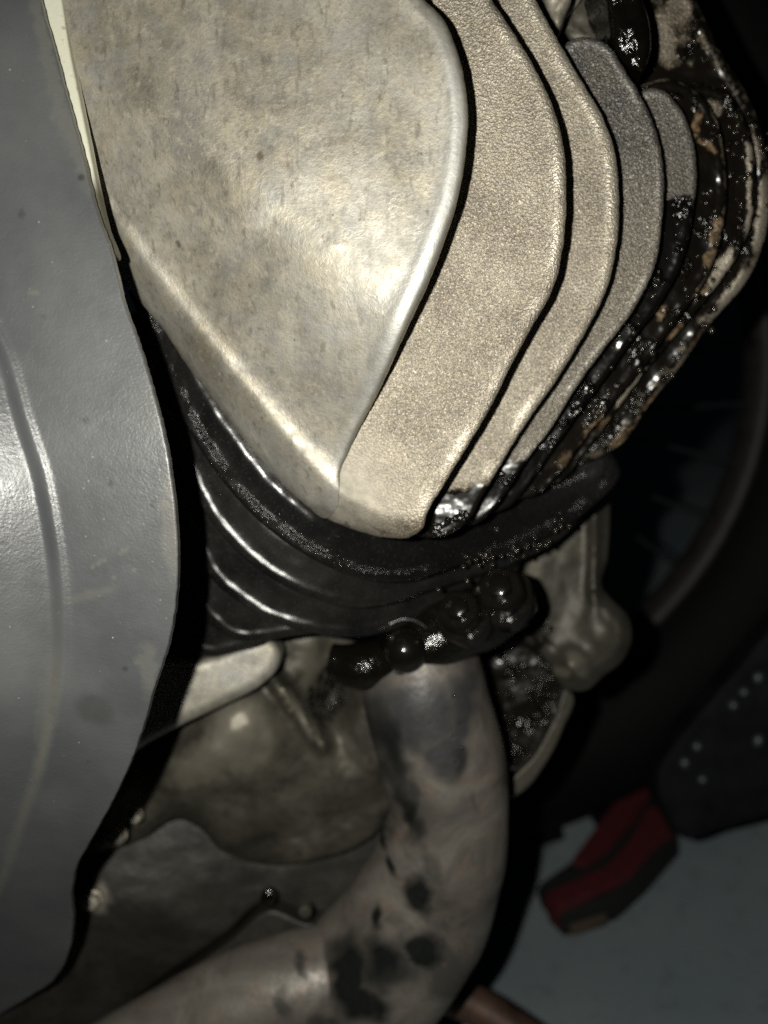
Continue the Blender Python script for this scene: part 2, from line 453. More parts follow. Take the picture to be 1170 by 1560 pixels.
M_COVER, M_FIN, M_FIND = mat_cover(), mat_fin(), mat_fin_dark()
M_RING1 = mat_black_paint('dusty_wet_black', 0.25, 0.24, 0.22, 2.2, 0.0008, True)
M_RING = mat_black_paint('black_enamel', 0.7, 0.27, 0.25, 0.02, 0.00007)
M_PANEL, M_TRIM = mat_panel(), mat_trim()
M_CASE = mat_case('grimy_crankcase', (0.050, 0.046, 0.035), (0.135, 0.125, 0.10))
M_CASED = mat_case('dark_engine_casting', (0.026, 0.024, 0.020), (0.050, 0.046, 0.038), lift=4.5)
M_BRKT = mat_case('olive_bracket', (0.055, 0.05, 0.04), (0.085, 0.078, 0.062))
M_EXH = mat_exhaust()
t_ = NT('wet_oil'); M_OIL = t_.done(t_.pbr(t_.mix(t_.noise(200), (0.003, 0.0028, 0.0025), (0.007, 0.006, 0.004)), 0.14, 0, t_.bump(t_.noise(260, 4), 0.0012, 0.8), spec=0.8))
t_ = NT('oil_droplet'); M_DROP = t_.done(t_.pbr((0.02, 0.016, 0.01), 0.16, 0, spec=1.0))
t_ = NT('oily_nut'); M_NUT = t_.done(t_.pbr((0.006, 0.005, 0.004), 0.16, 0, t_.bump(t_.noise(180, 2), 0.0005, 0.6), spec=0.9))
t_ = NT('dull_bead'); M_BEAD = t_.done(t_.pbr((0.045, 0.055, 0.062), 0.45, 0, spec=1.0))
M_RUB = mat_plain('tyre_rubber', (0.0025, 0.0025, 0.003), 0.75, 0, 200, 0.4, 0.0006, 0.2)
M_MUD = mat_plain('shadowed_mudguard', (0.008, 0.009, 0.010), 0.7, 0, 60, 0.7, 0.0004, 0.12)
M_RIM = mat_plain('dull_dark_rim', (0.026, 0.023, 0.022), 0.6, 0.1, 100)
M_SPOKE = mat_plain('dull_spoke', (0.014, 0.019, 0.022), 0.6, 0.1)
M_RED = mat_plain('red_cloth', (0.07, 0.002, 0.005), 0.8, 0, 120, 0.35)
M_BLK = mat_plain('black_cloth', (0.003, 0.0035, 0.0035), 0.85, 0, 120, 0.35)
M_TAN = mat_plain('tan_cloth', (0.075, 0.055, 0.035), 0.85, 0, 120, 0.35)
M_RUST = mat_plain('rusty_stand', (0.12, 0.07, 0.05), 0.5, 0.2, 60, 0.7)

# ------------------------------------------------------------------ cylinder head
def DB(x, y): return 0.2625 - 0.00003 * (x - 585) + 0.00003 * (y - 550)
KF = [0.0, 0.020, 0.039, 0.053, 0.065, 0.075, 0.084, 0.092]

def d_fin(i): return lambda x, y: DB(x, y) + KF[i]
ridge = curve([(90, 190), (130, 270), (200, 372), (300, 500), (400, 620), (470, 702), (525, 752), (600, 785), (700, 790)], 6, False)
def d_cover(x, y):
    g = 0.020 * float(sm(5, 330, (x - 512) * 0.62 - (y - 775) * 0.80)) + 0.00010 * min(0, (x - 560)) * -0.10
    d = DB(x, y) + KF[1] - g - 0.0002
    return d
# surface shape near the lower-left flank is applied to both cover and first fin
def side(x, y):
    q = np.array([[x, y]]); r = ridge
    i = int(np.argmin(((r - q) ** 2).sum(1))); p = r[i]; a = r[min(i + 1, len(r) - 1)] - r[max(i - 1, 0)]
    a = a / np.linalg.norm(a); return (x - p[0]) * a[1] - (y - p[1]) * a[0]   # >0 on the upper right side
def flank(x, y):
    s = side(x, y); cr = float(sm(590, 490, x))
    if s > 0: return -0.0014 * cr * math.exp(-(s / 15) ** 2)
    s = -s
    return -0.0014 * cr + 0.00020 * max(0, s - 2) * (0.35 + s / 80)

outs = {
 0: [(610,-60),(647,0),(673,26),(696,77),(709,133),(713,180),(709,236),(701,287),(680,354),(657,415),(621,492),(596,549),(570,605),(545,655),(527,695),(518,716),(516,740),(512,775),(500,789),
     (461,764),(400,703),(338,626),(287,559),(241,492),(205,451),(160,395),(105,310),(60,180),(30,60),(20,-80),(120,-190),(330,-230),(520,-170)],
 1: [(690,-110),(749,0),(780,46),(811,97),(839,154),(857,215),(863,287),(860,359),(842,441),(811,497),(775,564),(744,626),(708,687),(673,744),(650,784),(645,803),(628,817),(597,820),(552,811),(508,795),
     (461,766),(415,715),(430,560),(420,300),(400,-100),(520,-200)],
 2: [(760,-110),(816,0),(847,56),(883,118),(919,180),(937,231),(943,287),(940,369),(924,441),(888,513),(847,580),(801,646),(760,713),(734,757),(716,790),(690,812),(650,820),(600,790),(560,600),(560,100),(640,-160)],
 3: [(852,82),(865,64),(888,56),(924,67),(950,103),(975,144),(1001,205),(1011,267),(1009,333),(996,410),(965,472),(919,533),(878,590),(837,656),(801,703),(775,745),(750,778),(720,800),(680,790),(640,600),(660,250),(760,110)],
 4: [(955,160),(980,137),(1001,134),(1032,159),(1052,200),(1061,256),(1055,328),(1037,405),(1006,462),(960,523),(919,580),(878,636),(830,703),(800,745),(770,775),(730,785),(700,600),(760,300),(880,180)],
 5: [(960,140),(985,126),(1021,120),(1057,136),(1088,174),(1103,231),(1106,298),(1098,359),(1078,421),(1032,487),(980,559),(929,621),(885,676),(850,725),(815,755),(770,760),(760,560),(820,300),(900,180)],
 6: [(1000,150),(1062,128),(1103,138),(1134,180),(1150,246),(1150,318),(1129,379),(1088,441),(1032,508),(980,569),(928,640),(890,692),(850,735),(810,740),(800,560),(860,300),(940,190)],
}
# fins as they really carry oil
def oil2(x, y, d): return float(sm(728, 765, y + 0.25 * (x - 700)))
def oil3(x, y, d): return float(sm(680, 722, y + 0.1 * (x - 800)))
def oil4(x, y, d): return max(float(sm(285, 315, y + 0.25 * (x - 1030))) - 0.35 * float(sm(9, 3, d)) * float(sm(430, 330, y)), 0.0)
def oil5(x, y, d): return 0.97 - 0.45 * float(sm(9, 2, d)) * float(sm(500, 430, y))
def oil6(x, y, d):
    return 0.92 - blobs([(1098, 412, 13, 36, 28, 1), (1085, 165, 17, 18, 0, 0.6), (1140, 300, 5, 90, 0, 0.7), (960, 590, 8, 40, 40, 0.6)], x, y, 6) - 0.25 * float(sm(8, 2, d))
def oil1(x, y, d): return 0.0
def amb5(x, y, d): return blobs([(1062, 190, 10, 22, 20, .9), (1079, 222, 18, 6, 30, .8), (1090, 352, 9, 26, 12, 1), (1083, 395, 10, 15, 20, .8), (1008, 478, 7, 14, 40, .8), (905, 650, 8, 40, 38, .7), (860, 700, 10, 18, 40, .5)], x, y, 6)
def amb6(x, y, d): return blobs([(1075, 442, 10, 16, 35, 1), (1030, 505, 7, 16, 40, .8), (958, 600, 8, 28, 38, .7), (925, 650, 10, 22, 38, .7)], x, y, 6)
def oil7(x, y, d):
    v = 0.62 + 0.5 * float(sm(1125, 1040, x - 0.62 * (y - 150))) * 0 + 0.25 * float(sm(60, 140, y)) * float(sm(14, 30, d))
    v -= blobs([(1012, 60, 16, 45, -10, .45), (1032, 15, 18, 30, 0, .35), (1165, 330, 10, 80, 8, .5), (1120, 440, 9, 60, 38, .55), (1150, 250, 6, 60, 0, .3), (1040, 555, 7, 60, 40, .35)], x, y, 8)
    return v
def amb7(x, y, d): return blobs([(1000, 608, 8, 40, 40, .9), (950, 665, 10, 26, 42, .9), (1060, 520, 6, 30, 40, .5)], x, y, 6)

def d_back(x, y): return DB(x, y) + KF[7]
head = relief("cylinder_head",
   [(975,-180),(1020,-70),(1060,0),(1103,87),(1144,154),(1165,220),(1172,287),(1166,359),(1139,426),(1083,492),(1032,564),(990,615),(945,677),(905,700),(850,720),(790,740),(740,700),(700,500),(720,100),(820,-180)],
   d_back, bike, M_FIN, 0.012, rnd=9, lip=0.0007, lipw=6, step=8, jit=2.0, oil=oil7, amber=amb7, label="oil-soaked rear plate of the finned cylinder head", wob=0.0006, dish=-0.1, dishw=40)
def d_c(x, y): return d_cover(x, y) + flank(x, y)
def d_1(x, y):
    return DB(x, y) + KF[1] + (flank(x, y) if x < 700 and y > 600 else 0) * float(sm(600, 700, y)) * float(sm(690, 600, x))
def c_oil(x, y, d):
    return blobs([(397, 237, 6, 8, 0, 1), (273, 372, 3, 6, 0, 1), (652, 323, 4, 3, 0, 1), (520, 240, 60, 50, 20, .22), (360, 180, 90, 80, 0, .16), (200, 100, 60, 160, 0, .15), (505, 792, 40, 16, 30, .45)], x, y, 3)
def c_sheen(x, y, d): return 0.55 * math.exp(-((d - 20) / 13) ** 2) * float(sm(560, 640, x)) * float(sm(0, 120, y)) + 0.18 * math.exp(-((d - 12) / 9) ** 2) + 0.25 * float(sm(380, 640, x)) * float(sm(150, 500, y))  # rim highlight and brighter lower right of the face, painted as paler colour
relief("rocker_cover", outs[0], d_c, head, M_COVER, 0.010, rnd=9, lip=0.0006, lipw=11, lips=20, step=6, jit=1.6,
       damp=lambda x, y: float(sm(15, 95, math.hypot(x - 508, y - 768))), lipf=lambda x, y: float(sm(10, 60, side(x, y))) * float(sm(640, 440, y)), oil=c_oil, amber=c_sheen,
       label="smooth worn aluminium face of the cylinder head")
def soot(x, y, d): return float(sm(380, 180, y)) * (0.75 + 0.4 * nz(x, y, 50))
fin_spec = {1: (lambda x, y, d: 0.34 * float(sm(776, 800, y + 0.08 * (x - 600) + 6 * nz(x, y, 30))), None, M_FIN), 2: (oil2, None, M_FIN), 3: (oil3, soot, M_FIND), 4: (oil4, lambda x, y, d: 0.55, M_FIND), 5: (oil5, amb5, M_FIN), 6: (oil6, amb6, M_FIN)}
fin_lab = {1: "broadest pale sand-cast cooling fin", 2: "second pale sand-cast cooling fin", 3: "sooty grey cooling fin with rounded top",
           4: "grey-green cooling fin, black with oil below", 5: "black oily cooling fin with amber patches", 6: "outer oily cooling fin with bare metal patch"}
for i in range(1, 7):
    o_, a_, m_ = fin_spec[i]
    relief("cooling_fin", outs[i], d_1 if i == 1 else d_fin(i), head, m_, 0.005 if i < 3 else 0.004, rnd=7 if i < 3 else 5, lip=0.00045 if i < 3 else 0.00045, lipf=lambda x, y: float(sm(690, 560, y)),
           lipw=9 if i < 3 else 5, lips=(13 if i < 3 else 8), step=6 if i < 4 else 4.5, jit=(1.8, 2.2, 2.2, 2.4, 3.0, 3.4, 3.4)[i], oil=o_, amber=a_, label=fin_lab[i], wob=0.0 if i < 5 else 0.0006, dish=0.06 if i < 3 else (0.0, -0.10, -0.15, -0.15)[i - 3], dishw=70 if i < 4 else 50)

# core of the head behind the fins, bosses at the top
for nm, pts, k, m, ol in (
    ("head_boss", [(915,-60),(925,20),(935,75),(955,103),(978,110),(988,90),(990,40),(975,-10),(955,-60)], 0.060, M_OIL, 1.0),
    ("head_boss", [(845,-60),(850,20),(862,60),(900,72),(935,70),(938,20),(920,-60)], 0.078, M_CASE, 0.35),
    ("fin_root", [(850,-50),(866,-30),(872,-5),(862,22),(850,45),(838,30),(828,0),(820,-40)], 0.058, M_COVER, 0.0)):
    relief(nm, pts, (lambda k: lambda x, y: DB(x, y) + k)(k), head, m, 0.02, rnd=16, lip=0, lipw=4, step=6, oil=(lambda v: lambda x, y, d: v)(ol), wob=0.002)
sweep("oil_line", [un(905, -40, .315), un(880, 0, .312), un(858, 25, .315), un(835, 45, .322)], [0.0012] * 4, head, M_COVER, 16, 30)

# drops of oil standing on the wet metal: too many to count
def droplets(name, spots, parent, mat, kind='stuff'):
    bm = bmesh.new()
    for (x, y, d, r) in spots:
        mtx = Matrix.Translation(L(un(x, y, d))) @ Matrix.Scale(random.uniform(.8, 1.3), 4, Vector((random.uniform(-1, 1), 1, 0)).normalized())
        bmesh.ops.create_icosphere(bm, subdivisions=2, radius=r, matrix=mtx)
    me = bpy.data.meshes.new(name); bm.to_mesh(me); bm.free()
    me.polygons.foreach_set("use_smooth", [True] * len(me.polygons))
    return link(name, me, parent, mat, None, kind)
sp = []
def scat(path, n, wd, k, r0, r1):
    c = curve(path, 3, False)
    for _ in range(n):
        p = c[random.randrange(len(c))]; x, y = p[0] + random.gauss(0, wd), p[1] + random.gauss(0, wd)
        sp.append((x, y, DB(x, y) + k + 0.0002, random.uniform(r0, r1)))
scat([(1035, 315), (1030, 380), (1000, 440), (960, 500), (900, 590)], 26, 6, KF[4], .0006, .0013)
scat([(1085, 190), (1088, 300), (1080, 380), (1040, 455), (985, 530), (900, 630)], 34, 6, KF[5], .0006, .0016)
scat([(1120, 170), (1130, 300), (1110, 380), (1050, 470), (990, 540), (900, 650)], 34, 5, KF[6], .0006, .0016)
scat([(1050, 60), (1090, 110), (1155, 200), (1160, 330), (1100, 455), (1020, 560), (940, 665)], 34, 5, KF[7], .0006, .0014)
droplets("oil_drops", sp, head, M_DROP)

# ------------------------------------------------------------------ cylinder barrel: black fins under the head
def d_ring(k):
    return lambda x, y: 0.311 + k + 0.048 * float(sm(430, 900, x)) + 0.00002 * (y - 850)
ring_out = [
 [(200,430),(232,520),(255,580),(285,650),(328,718),(384,784),(456,840),(520,872),(576,886),(627,885),(700,862),(770,845),(850,808),(905,770),(945,715),(930,690),(870,715),(800,740),(700,770),(600,780),(500,740),(400,640),(300,500),(250,420)],
 [(215,560),(250,650),(281,714),(311,778),(350,829),(392,867),(439,896),(499,918),(542,926),(585,922),(650,902),(720,880),(790,855),(860,815),(900,760),(820,770),(700,800),(600,820),(480,780),(380,690),(300,580),(250,520)],
 [(225,690),(262,770),(290,818),(324,884),(358,913),(396,939),(456,960),(516,970),(567,968),(618,952),(670,925),(730,900),(790,865),(780,820),(680,850),(580,860),(470,840),(370,760),(300,660),(250,620)],
 [(225,800),(262,880),(290,915),(318,948),(352,974),(400,977),(440,970),(500,955),(480,900),(380,840),(300,760)],
 [(220,880),(250,930),(270,965),(285,990),(318,1001),(362,993),(413,975),(430,940),(340,880),(270,820)],
]
def dark(x, y): return 0.352
barrel = relief("cylinder_barrel", [(215,470),(240,800),(262,960),(330,985),(420,960),(560,940),(680,900),(780,850),(850,790),(870,700),(700,600),(500,560),(350,480)], lambda x, y: 0.375, bike, M_RING, 0.02, rnd=10, lip=0, lipw=4, step=12, label="black enamelled finned cylinder barrel")
for i, o_ in enumerate(ring_out):
    relief("barrel_fin", o_, d_ring(0.0105 * i), barrel, M_RING1 if i == 0 else M_RING, 0.004, rnd=6, lip=0.0006 if i else 0.0004, lipw=5 if i else 8, lips=11 if i else 16, step=7, jit=0.8, dish=-0.22 if i else -0.34, dishw=60 if i else 300,
           label=("wet dusty uppermost black barrel fin" if i == 0 else None), wob=0.0005)
sp = []
c = curve([(328,712),(384,776),(456,830),(520,862),(580,874)], 2, False)
for _ in range(240):
    p = c[min(len(c)-1, int(random.triangular(0, len(c), len(c)*.45)))]; a = abs(random.gauss(0, 9)); x, y = p[0] + a * .5, p[1] - a
    sp.append((x, y, d_ring(0)(x, y) - .0004, random.uniform(.00018, .00045)))
for _ in range(90):
    x = random.uniform(300, 700); y = 700 + (x - 300) * .45 + random.uniform(-60, 60)
    sp.append((x, min(y, 868), d_ring(0)(x, y) - .0004, random.uniform(.00015, .0003)))
droplets("oil_drops", sp, barrel, M_DROP)
sp = []
c = curve([(700,862),(740,850),(790,838),(840,812),(860,790)], 2, False)
for _ in range(50):
    p = c[random.randrange(len(c))]; x, y = p[0] + random.gauss(0, 8), p[1] + random.gauss(0, 8)
    sp.append((x, y, d_ring(-.002)(x, y), random.uniform(.0005, .0011)))
for x, y in ((757,807),(668,898),(712,885)): sp.append((x, y, d_ring(-.002)(x, y), .0012))
droplets("oil_drops", sp, barrel, M_DROP)

# ------------------------------------------------------------------ grey side panel in front
pan = [(61,-5),(80,64),(106,160),(128,240),(147,317),(170,381),(190,462),(197,482),(225,565),(252,668),(265,750),(271,825),(271,883),(260,969),(237,1044),(213,1125),(179,1206),(138,1281),(115,1325),(109,1360),(111,1401),(104,1451),(83,1491),(36,1523),(-20,1556),
       (-120,1600),(-260,1500),(-300,900),(-280,300),(-240,-150),(-40,-220),(40,-120)]
groove = curve([(-70,360),(-20,490),(5,545),(32,640),(58,720),(74,800),(85,880),(89,980),(80,1080),(57,1180),(30,1260),(5,1335),(-40,1440)], 5, False)
def gdist(x, y):
    d2 = (groove[:, 0] - x) ** 2 + (groove[:, 1] - y) ** 2; i = int(np.argmin(d2)); p = groove[i]
    a = groove[min(i+1, len(groove)-1)] - groove[max(i-1, 0)]; a = a / np.linalg.norm(a)
    return math.sqrt(d2[i]) * (1 if (x - p[0]) * a[1] - (y - p[1]) * a[0] > 0 else -1)
def d_panel(x, y):
    d = 0.249 + 0.024 * (max(0, y - 620) / 620) ** 1.5 + 0.00008 * max(0, y - 1040) ** 2 / 220
    s2 = gd_sign(x, y)
    # left of the groove the shell rolls toward the lens
    if s2 < 0: d += 0.0012 * float(sm(0, -12, s2)) - 0.000082 * max(0, -s2 - 6)
    d -= 0.0010 * math.exp(-((s2 - 8) / 7) ** 2)
    return d
gy = groove[:, 1]; gxx = groove[:, 0]
def gd_sign(x, y):
    d = np.sqrt(((groove[:, 0] - x) ** 2 + (groove[:, 1] - y) ** 2).min())
    return float(d) * (1 if x > np.interp(y, gy, gxx) else -1)
def p_dirt(x, y, d): return 0.8 * math.exp(-((gd_sign(x, y) + 1) / 7) ** 2) * float(sm(850, 1120, y)) + blobs([(150, 858, 16, 2.5, -30, .9), (190, 838, 8, 3, -45, .9), (140, 905, 40, 7, -15, .4), (248, 770, 9, 7, 0, .9), (52, 445, 8, 4, 0, 1), (205, 868, 4, 4, 0, .8), (175, 880, 4, 3, 0, .7)], x, y, 2) + blobs([(245, 600, 25, 60, 10, .4), (262, 800, 14, 90, 0, .7), (75, 100, 10, 120, -12, .6), (120, 230, 12, 60, -15, .5), (225, 1020, 14, 40, 0, .5), (70, 1090, 14, 90, 6, .3)], x, y, 10)
def p_dark(x, y, d): return blobs([(145, 1080, 30, 22, 20, .8), (190, 1060, 40, 30, 0, .4), (32, 326, 6, 6, 0, 1), (130, 640, 6, 5, 0, .9), (168, 738, 5, 4, 0, .9), (233, 768, 3, 3, 0, .9), (66, 482, 5, 4, 0, .7)], x, y, 4)
panel = relief("side_panel", pan, d_panel, bike, M_PANEL, 0.0025, rnd=4, lip=0.0, lipw=3, step=6, jit=2.6, jsc=4, oil=p_dark, amber=p_dirt, label="scuffed grey plastic side panel with a curved groove")
trim = relief("trim_strip", [(94,-10),(107,75),(122,150),(137,225),(151,295),(163,345),(176,392),(150,390),(110,290),(70,150),(40,40),(20,-60),(30,-140),(80,-120)],
       lambda x, y: 0.2545, panel, M_TRIM, 0.004, rnd=6, lip=0, lipw=3, step=6, jit=1.0, amber=lambda x, y, d: max(float(sm(255, 300, y + 1.2 * (140 - x) * 0)), float(sm(26, 20, x - 61 - (y * .30)) * 0)), label="cream strip along the panel's back edge")

# ------------------------------------------------------------------ castings below
def caseD(x, y):
    d = 0.395 + 0.00003 * (y - 1200)
    d -= 0.022 * math.exp(-((x - 360) / 75) ** 2 - ((y - 1110) / 80) ** 2)
    d -= 0.012 * math.exp(-((x - 290) / 60) ** 2 - ((y - 1170) / 50) ** 2)
    # raised rib running to the lower right
    ax, ay, bx, by = 418, 1035, 492, 1135
    t = max(0, min(1, ((x-ax)*(bx-ax) + (y-ay)*(by-ay)) / ((bx-ax)**2 + (by-ay)**2)))
    q = math.hypot(x - ax - t*(bx-ax), y - ay - t*(by-ay))
    d -= 0.013 * math.exp(-(q / 11) ** 2)
    d += 0.018 * math.exp(-((x - 505) / 30) ** 2 - ((y - 1060) / 55) ** 2)
    d += 0.010 * float(sm(1260, 1330, y + 0.35 * (x - 300)))
    return d
def case_am(x, y, d): return blobs([(365, 1125, 50, 55, 20, .6), (310, 1165, 60, 30, -20, .5), (455, 1085, 8, 62, -37, .9), (175, 1280, 12, 14, 0, .7), (205, 1245, 6, 18, -30, .9), (320, 1290, 8, 40, -35, .35), (470, 1010, 16, 40, 0, .3)], x, y, 12)
case = relief("crankcase", [(80,1010),(200,1000),(300,985),(420,965),(520,960),(560,1010),(575,1090),(600,1180),(590,1250),(545,1290),(480,1312),(400,1318),(340,1300),(305,1262),(275,1248),(215,1280),(140,1305),(40,1320),(40,1100)], caseD, bike, M_CASE, 0.02, rnd=26, lip=0, lipw=6, step=7,
      oil=lambda x, y, d: blobs([(500, 1060, 30, 55, 5, .55), (250, 1190, 60, 30, -10, .0), (450, 1200, 100, 80, 0, .30)], x, y, 12), amber=case_am, label="grimy cast crankcase half hidden by the panel", wob=0.0016)
relief("mounting_lug", [(170,1000),(262,1008),(330,998),(372,982),(410,972),(427,990),(424,1016),(400,1042),(350,1070),(290,1098),(232,1128),(190,1150),(150,1130)], lambda x, y: 0.357 + 0.00002 * (x - 300), case, M_COVER, 0.014, rnd=16, lip=0, lipw=4, step=7, label="pale rounded lug under the barrel",
       oil=lambda x, y, d: blobs([(300, 1030, 30, 8, -10, .25)], x, y, 8), amber=lambda x, y, d: 0.15)
# lower cover and its seam
def lowD(x, y): return 0.402 + 0.00005 * (x - 200) + 0.006 * ((y - 1380) / 150) ** 2 - 0.004 * math.exp(-((x-190)/120)**2 - ((y-1400)/90)**2)
low = relief("engine_cover", [(60,1250),(140,1230),(215,1210),(300,1200),(400,1210),(480,1210),(550,1210),(590,1270),(560,1370),(520,1400),(470,1400),(412,1372),(340,1425),(260,1480),(160,1560),(60,1640),(-60,1640),(-40,1400)], lowD, bike, M_CASED, 0.012, rnd=8, lip=0.0, lipw=6, step=9,
      amber=lambda x, y, d: blobs([(152, 1370, 13, 22, 10, 1), (420, 1310, 40, 12, 0, .3)], x, y, 8), label="dark grimy lower engine cover", wob=0.0006)
lathe("cover_screw", un(465, 1387, .392), (0, 0, 1), [(0.0035, -.002), (0.0035, .001), (0.0028, .002), (0.0008, .0024)], low, M_CASE, 24)
lathe("cover_screw", un(409, 1366, .397), (0, 0, 1), [(0.004, -.002), (0.004, .001), (0.003, .0018), (0.0008, .002)], low, M_OIL, 24)
relief("cover_lip", [(412,1385),(350,1432),(270,1490),(190,1560),(215,1580),(300,1520),(400,1470),(520,1420),(540,1400),(470,1405)], lambda x, y: 0.402, low, M_CASED, 0.012, rnd=10, lip=0, lipw=5, step=9)

for (x, y, d, r) in ((178, 1272, .380, .0038), (206, 1243, .383, .0030), (140, 1372, .392, .0040)):
    lathe("case_bolt", un(x, y, d), (.25, .1, 1), [(r*1.3, -.004), (r*1.3, .0), (r*.95, .0004), (r*.95, .0030), (r*.8, .0038), (r*.2, .0040)], case, M_COVER, 36, sides=6)
# ------------------------------------------------------------------ exhaust
ex_spots = [(571,1397,11,20,0,1),(640,1365,22,36,-15,.9),(646,1448,24,30,0,1),(600,1405,10,14,0,.4),(585,1270,9,22,-15,.9),(628,1240,14,40,-20,.7),(655,1320,14,30,-25,.55),(585,1470,60,50,0,.8),(530,1480,30,70,0,.9),(560,1530,50,30,0,.8),(462,1470,8,22,-10,.8),(430,1520,10,28,-10,.6),(490,1560,30,20,0,.7),(598,1320,6,20,-15,.9),(722,1225,5,26,-22,.35),(590,1130,24,80,-22,.75)]
ex_grey = [(640,1090,75,60,20,1),(680,1150,34,40,10,1),(590,1100,50,50,20,.9),(600,1180,20,60,-20,.8),(700,1080,25,70,10,.9)]
ex_l = lambda x, y, d: blobs(ex_spots, x, y, 12, 3.0, 34, 2, 0.3)
ex_g = lambda x, y, d: blobs(ex_grey, x, y, 12, 3.0, 34, 2, 0.2)
ex_spots += [(560,1110,12,60,-18,.5),(612,1215,9,30,-20,.6),(700,1165,10,26,15,.5),(675,1400,14,30,0,.25),(735,1320,8,60,8,.25)]
R_ = lambda px, d: px / F * d
exh = sweep("exhaust_pipe", [un(640, 985, .372), un(648, 1060, .372), un(672, 1150, .375), un(684, 1230, .38), (un(670, 1310, .385)), un(632, 1400, .392), un(565, 1485, .40), un(470, 1560, .41), un(360, 1640, .42)],
    [R_(86, .372), R_(95, .372), R_(96, .375), R_(90, .38), R_(98, .385), R_(108, .392), R_(112, .40), R_(110, .41), R_(110, .42)], bike, M_EXH, 96, 200, label="heat-stained exhaust pipe mottled with dark spots", oil=ex_l, amber=ex_g)
sweep("exhaust_branch", [un(560, 1480, .395), un(460, 1500, .392), un(350, 1540, .392), un(240, 1600, .392), un(100, 1680, .39)], [R_(70, .395), R_(78, .39), R_(80, .39), R_(80, .39), R_(80, .39)], exh, M_EXH, 72, 90, label="lower branch of the exhaust pipe", oil=ex_l, amber=ex_g)
# flange with oily nuts
fl_ = sweep("exhaust_flange", [un(505, 1005, .365), un(560, 1012, .362), un(640, 985, .358), un(710, 950, .356), un(785, 915, .357)], [R_(26, .365), R_(36, .362), R_(46, .358), R_(50, .356), R_(40, .357)], exh, M_OIL, 48, 60, label="black oil-caked flange clamp", wob=0.12)
def nut(x, y, d, r, ax, sides=None):
    n = lathe("flange_nut", un(x, y, d), ax, [(r*1.12, -r*1.2), (r*1.15, -r*.25), (r*.98, 0), (r*.95, r*.3), (r*.8, r*.62), (r*.55, r*.85), (r*.25, r*.97), (r*.02, r)] if not sides else [(r*1.3, -r*1.2), (r*1.3, -r*.3), (r*1.25, -r*.2), (r*.98, -r*.18), (r*.98, r*.55), (r*.85, r*.66), (r*.5, r*.66), (r*.48, r*1.0), (r*.4, r*1.06)], fl_, M_NUT, 36, sides=sides)
    return n
nut(618, 990, .349, .0105, (-.12, .1, 1)); nut(703, 936, .3375, .0095, (-.35, .5, 1), 6); nut(765, 905, .3385, .0105, (-.3, .5, 1), 6)
sweep("washer", [un(618 + 42*math.cos(a), 985 + 42*math.sin(a), .347) for a in [k * math.pi / 6 - 2.2 for k in range(9)]], [0.0009] * 9, fl_, M_RING, 12, 60)
sp = []
for cx, cy, r, n in ((768, 900, 26, 16), (705, 935, 26, 8), (618, 985, 30, 5)):
    for _ in range(n):
        a = random.uniform(0, 6.3); q = r * math.sqrt(random.random())
        sp.append((cx + q*math.cos(a), cy + q*math.sin(a), .341, random.uniform(.0004, .001)))
droplets("oil_drops", sp, fl_, M_DROP)

# grey bracket to the right of the flange, with its boss
def brD(x, y): return 0.405 - 0.006 * math.exp(-((x - 905 ) / 9) ** 2) * float(sm(960, 880, y)) - 0.010 * math.exp(-((x-925)/45)**2 - ((y-965)/50)**2) - 0.012 * math.exp(-((x-872)/22)**2 - ((y-1012)/22)**2)
br = relief("engine_bracket", [(790,800),(840,700),(920,640),(930,700),(930,780),(926,850),(918,895),(935,915),(958,940),(963,975),(950,1005),(920,1030),(893,1052),(862,1050),(835,1010),(790,960),(775,880)], brD, bike, M_BRKT, 0.014, rnd=14, lip=0.001, lipw=8, step=7,
      oil=lambda x, y, d: blobs([(800, 960, 45, 60, 0, .6), (860, 960, 25, 25, 0, .25)], x, y, 8), amber=lambda x, y, d: blobs([(812, 870, 12, 30, 0, .6), (880, 1010, 12, 22, -35, .9), (855, 1025, 14, 8, 0, .9), (905, 760, 5, 30, 0, .5)], x, y, 4), label="olive grey bracket with rounded boss", wob=0.001)
fp = relief("oily_guard", [(735,985),(790,960),(850,1000),(868,1045),(855,1100),(828,1155),(790,1200),(775,1212),(762,1180),(750,1100)], lambda x, y: 0.412 - 0.00005 * (x - 800), bike, M_CASED, 0.008, rnd=12, lip=0.001, lipw=6, step=8, label="black wet guard behind the exhaust pipe", oil=lambda x, y, d: 1.0)
relief("guard_edge", [(866,1050),(872,1056),(858,1110),(832,1162),(796,1206),(776,1216),(776,1200),(815,1150),(845,1095)], lambda x, y: 0.4045, fp, M_BRKT, 0.006, rnd=5, lip=0, lipw=3, step=7)
sp = []
for _ in range(46):
    x, y = random.uniform(755, 850), random.uniform(985, 1130)
    sp.append((x, y, .409, random.uniform(.0004, .0010)))
for x, y in ((690,1060),(684,1080),(700,1100),(688,1120),(704,1140),(693,1160)): sp.append((x, y, .345, .0006))
droplets("oil_drops", sp, fp, M_DROP)
# stand at the very bottom
sweep("side_stand", [un(640, 1500, .455), un(720, 1530, .452), un(800, 1580, .445), un(880, 1640, .44)], [R_(28, .455)] * 4, bike, M_RUST, 32, 40, label="rusty brown side stand tube")

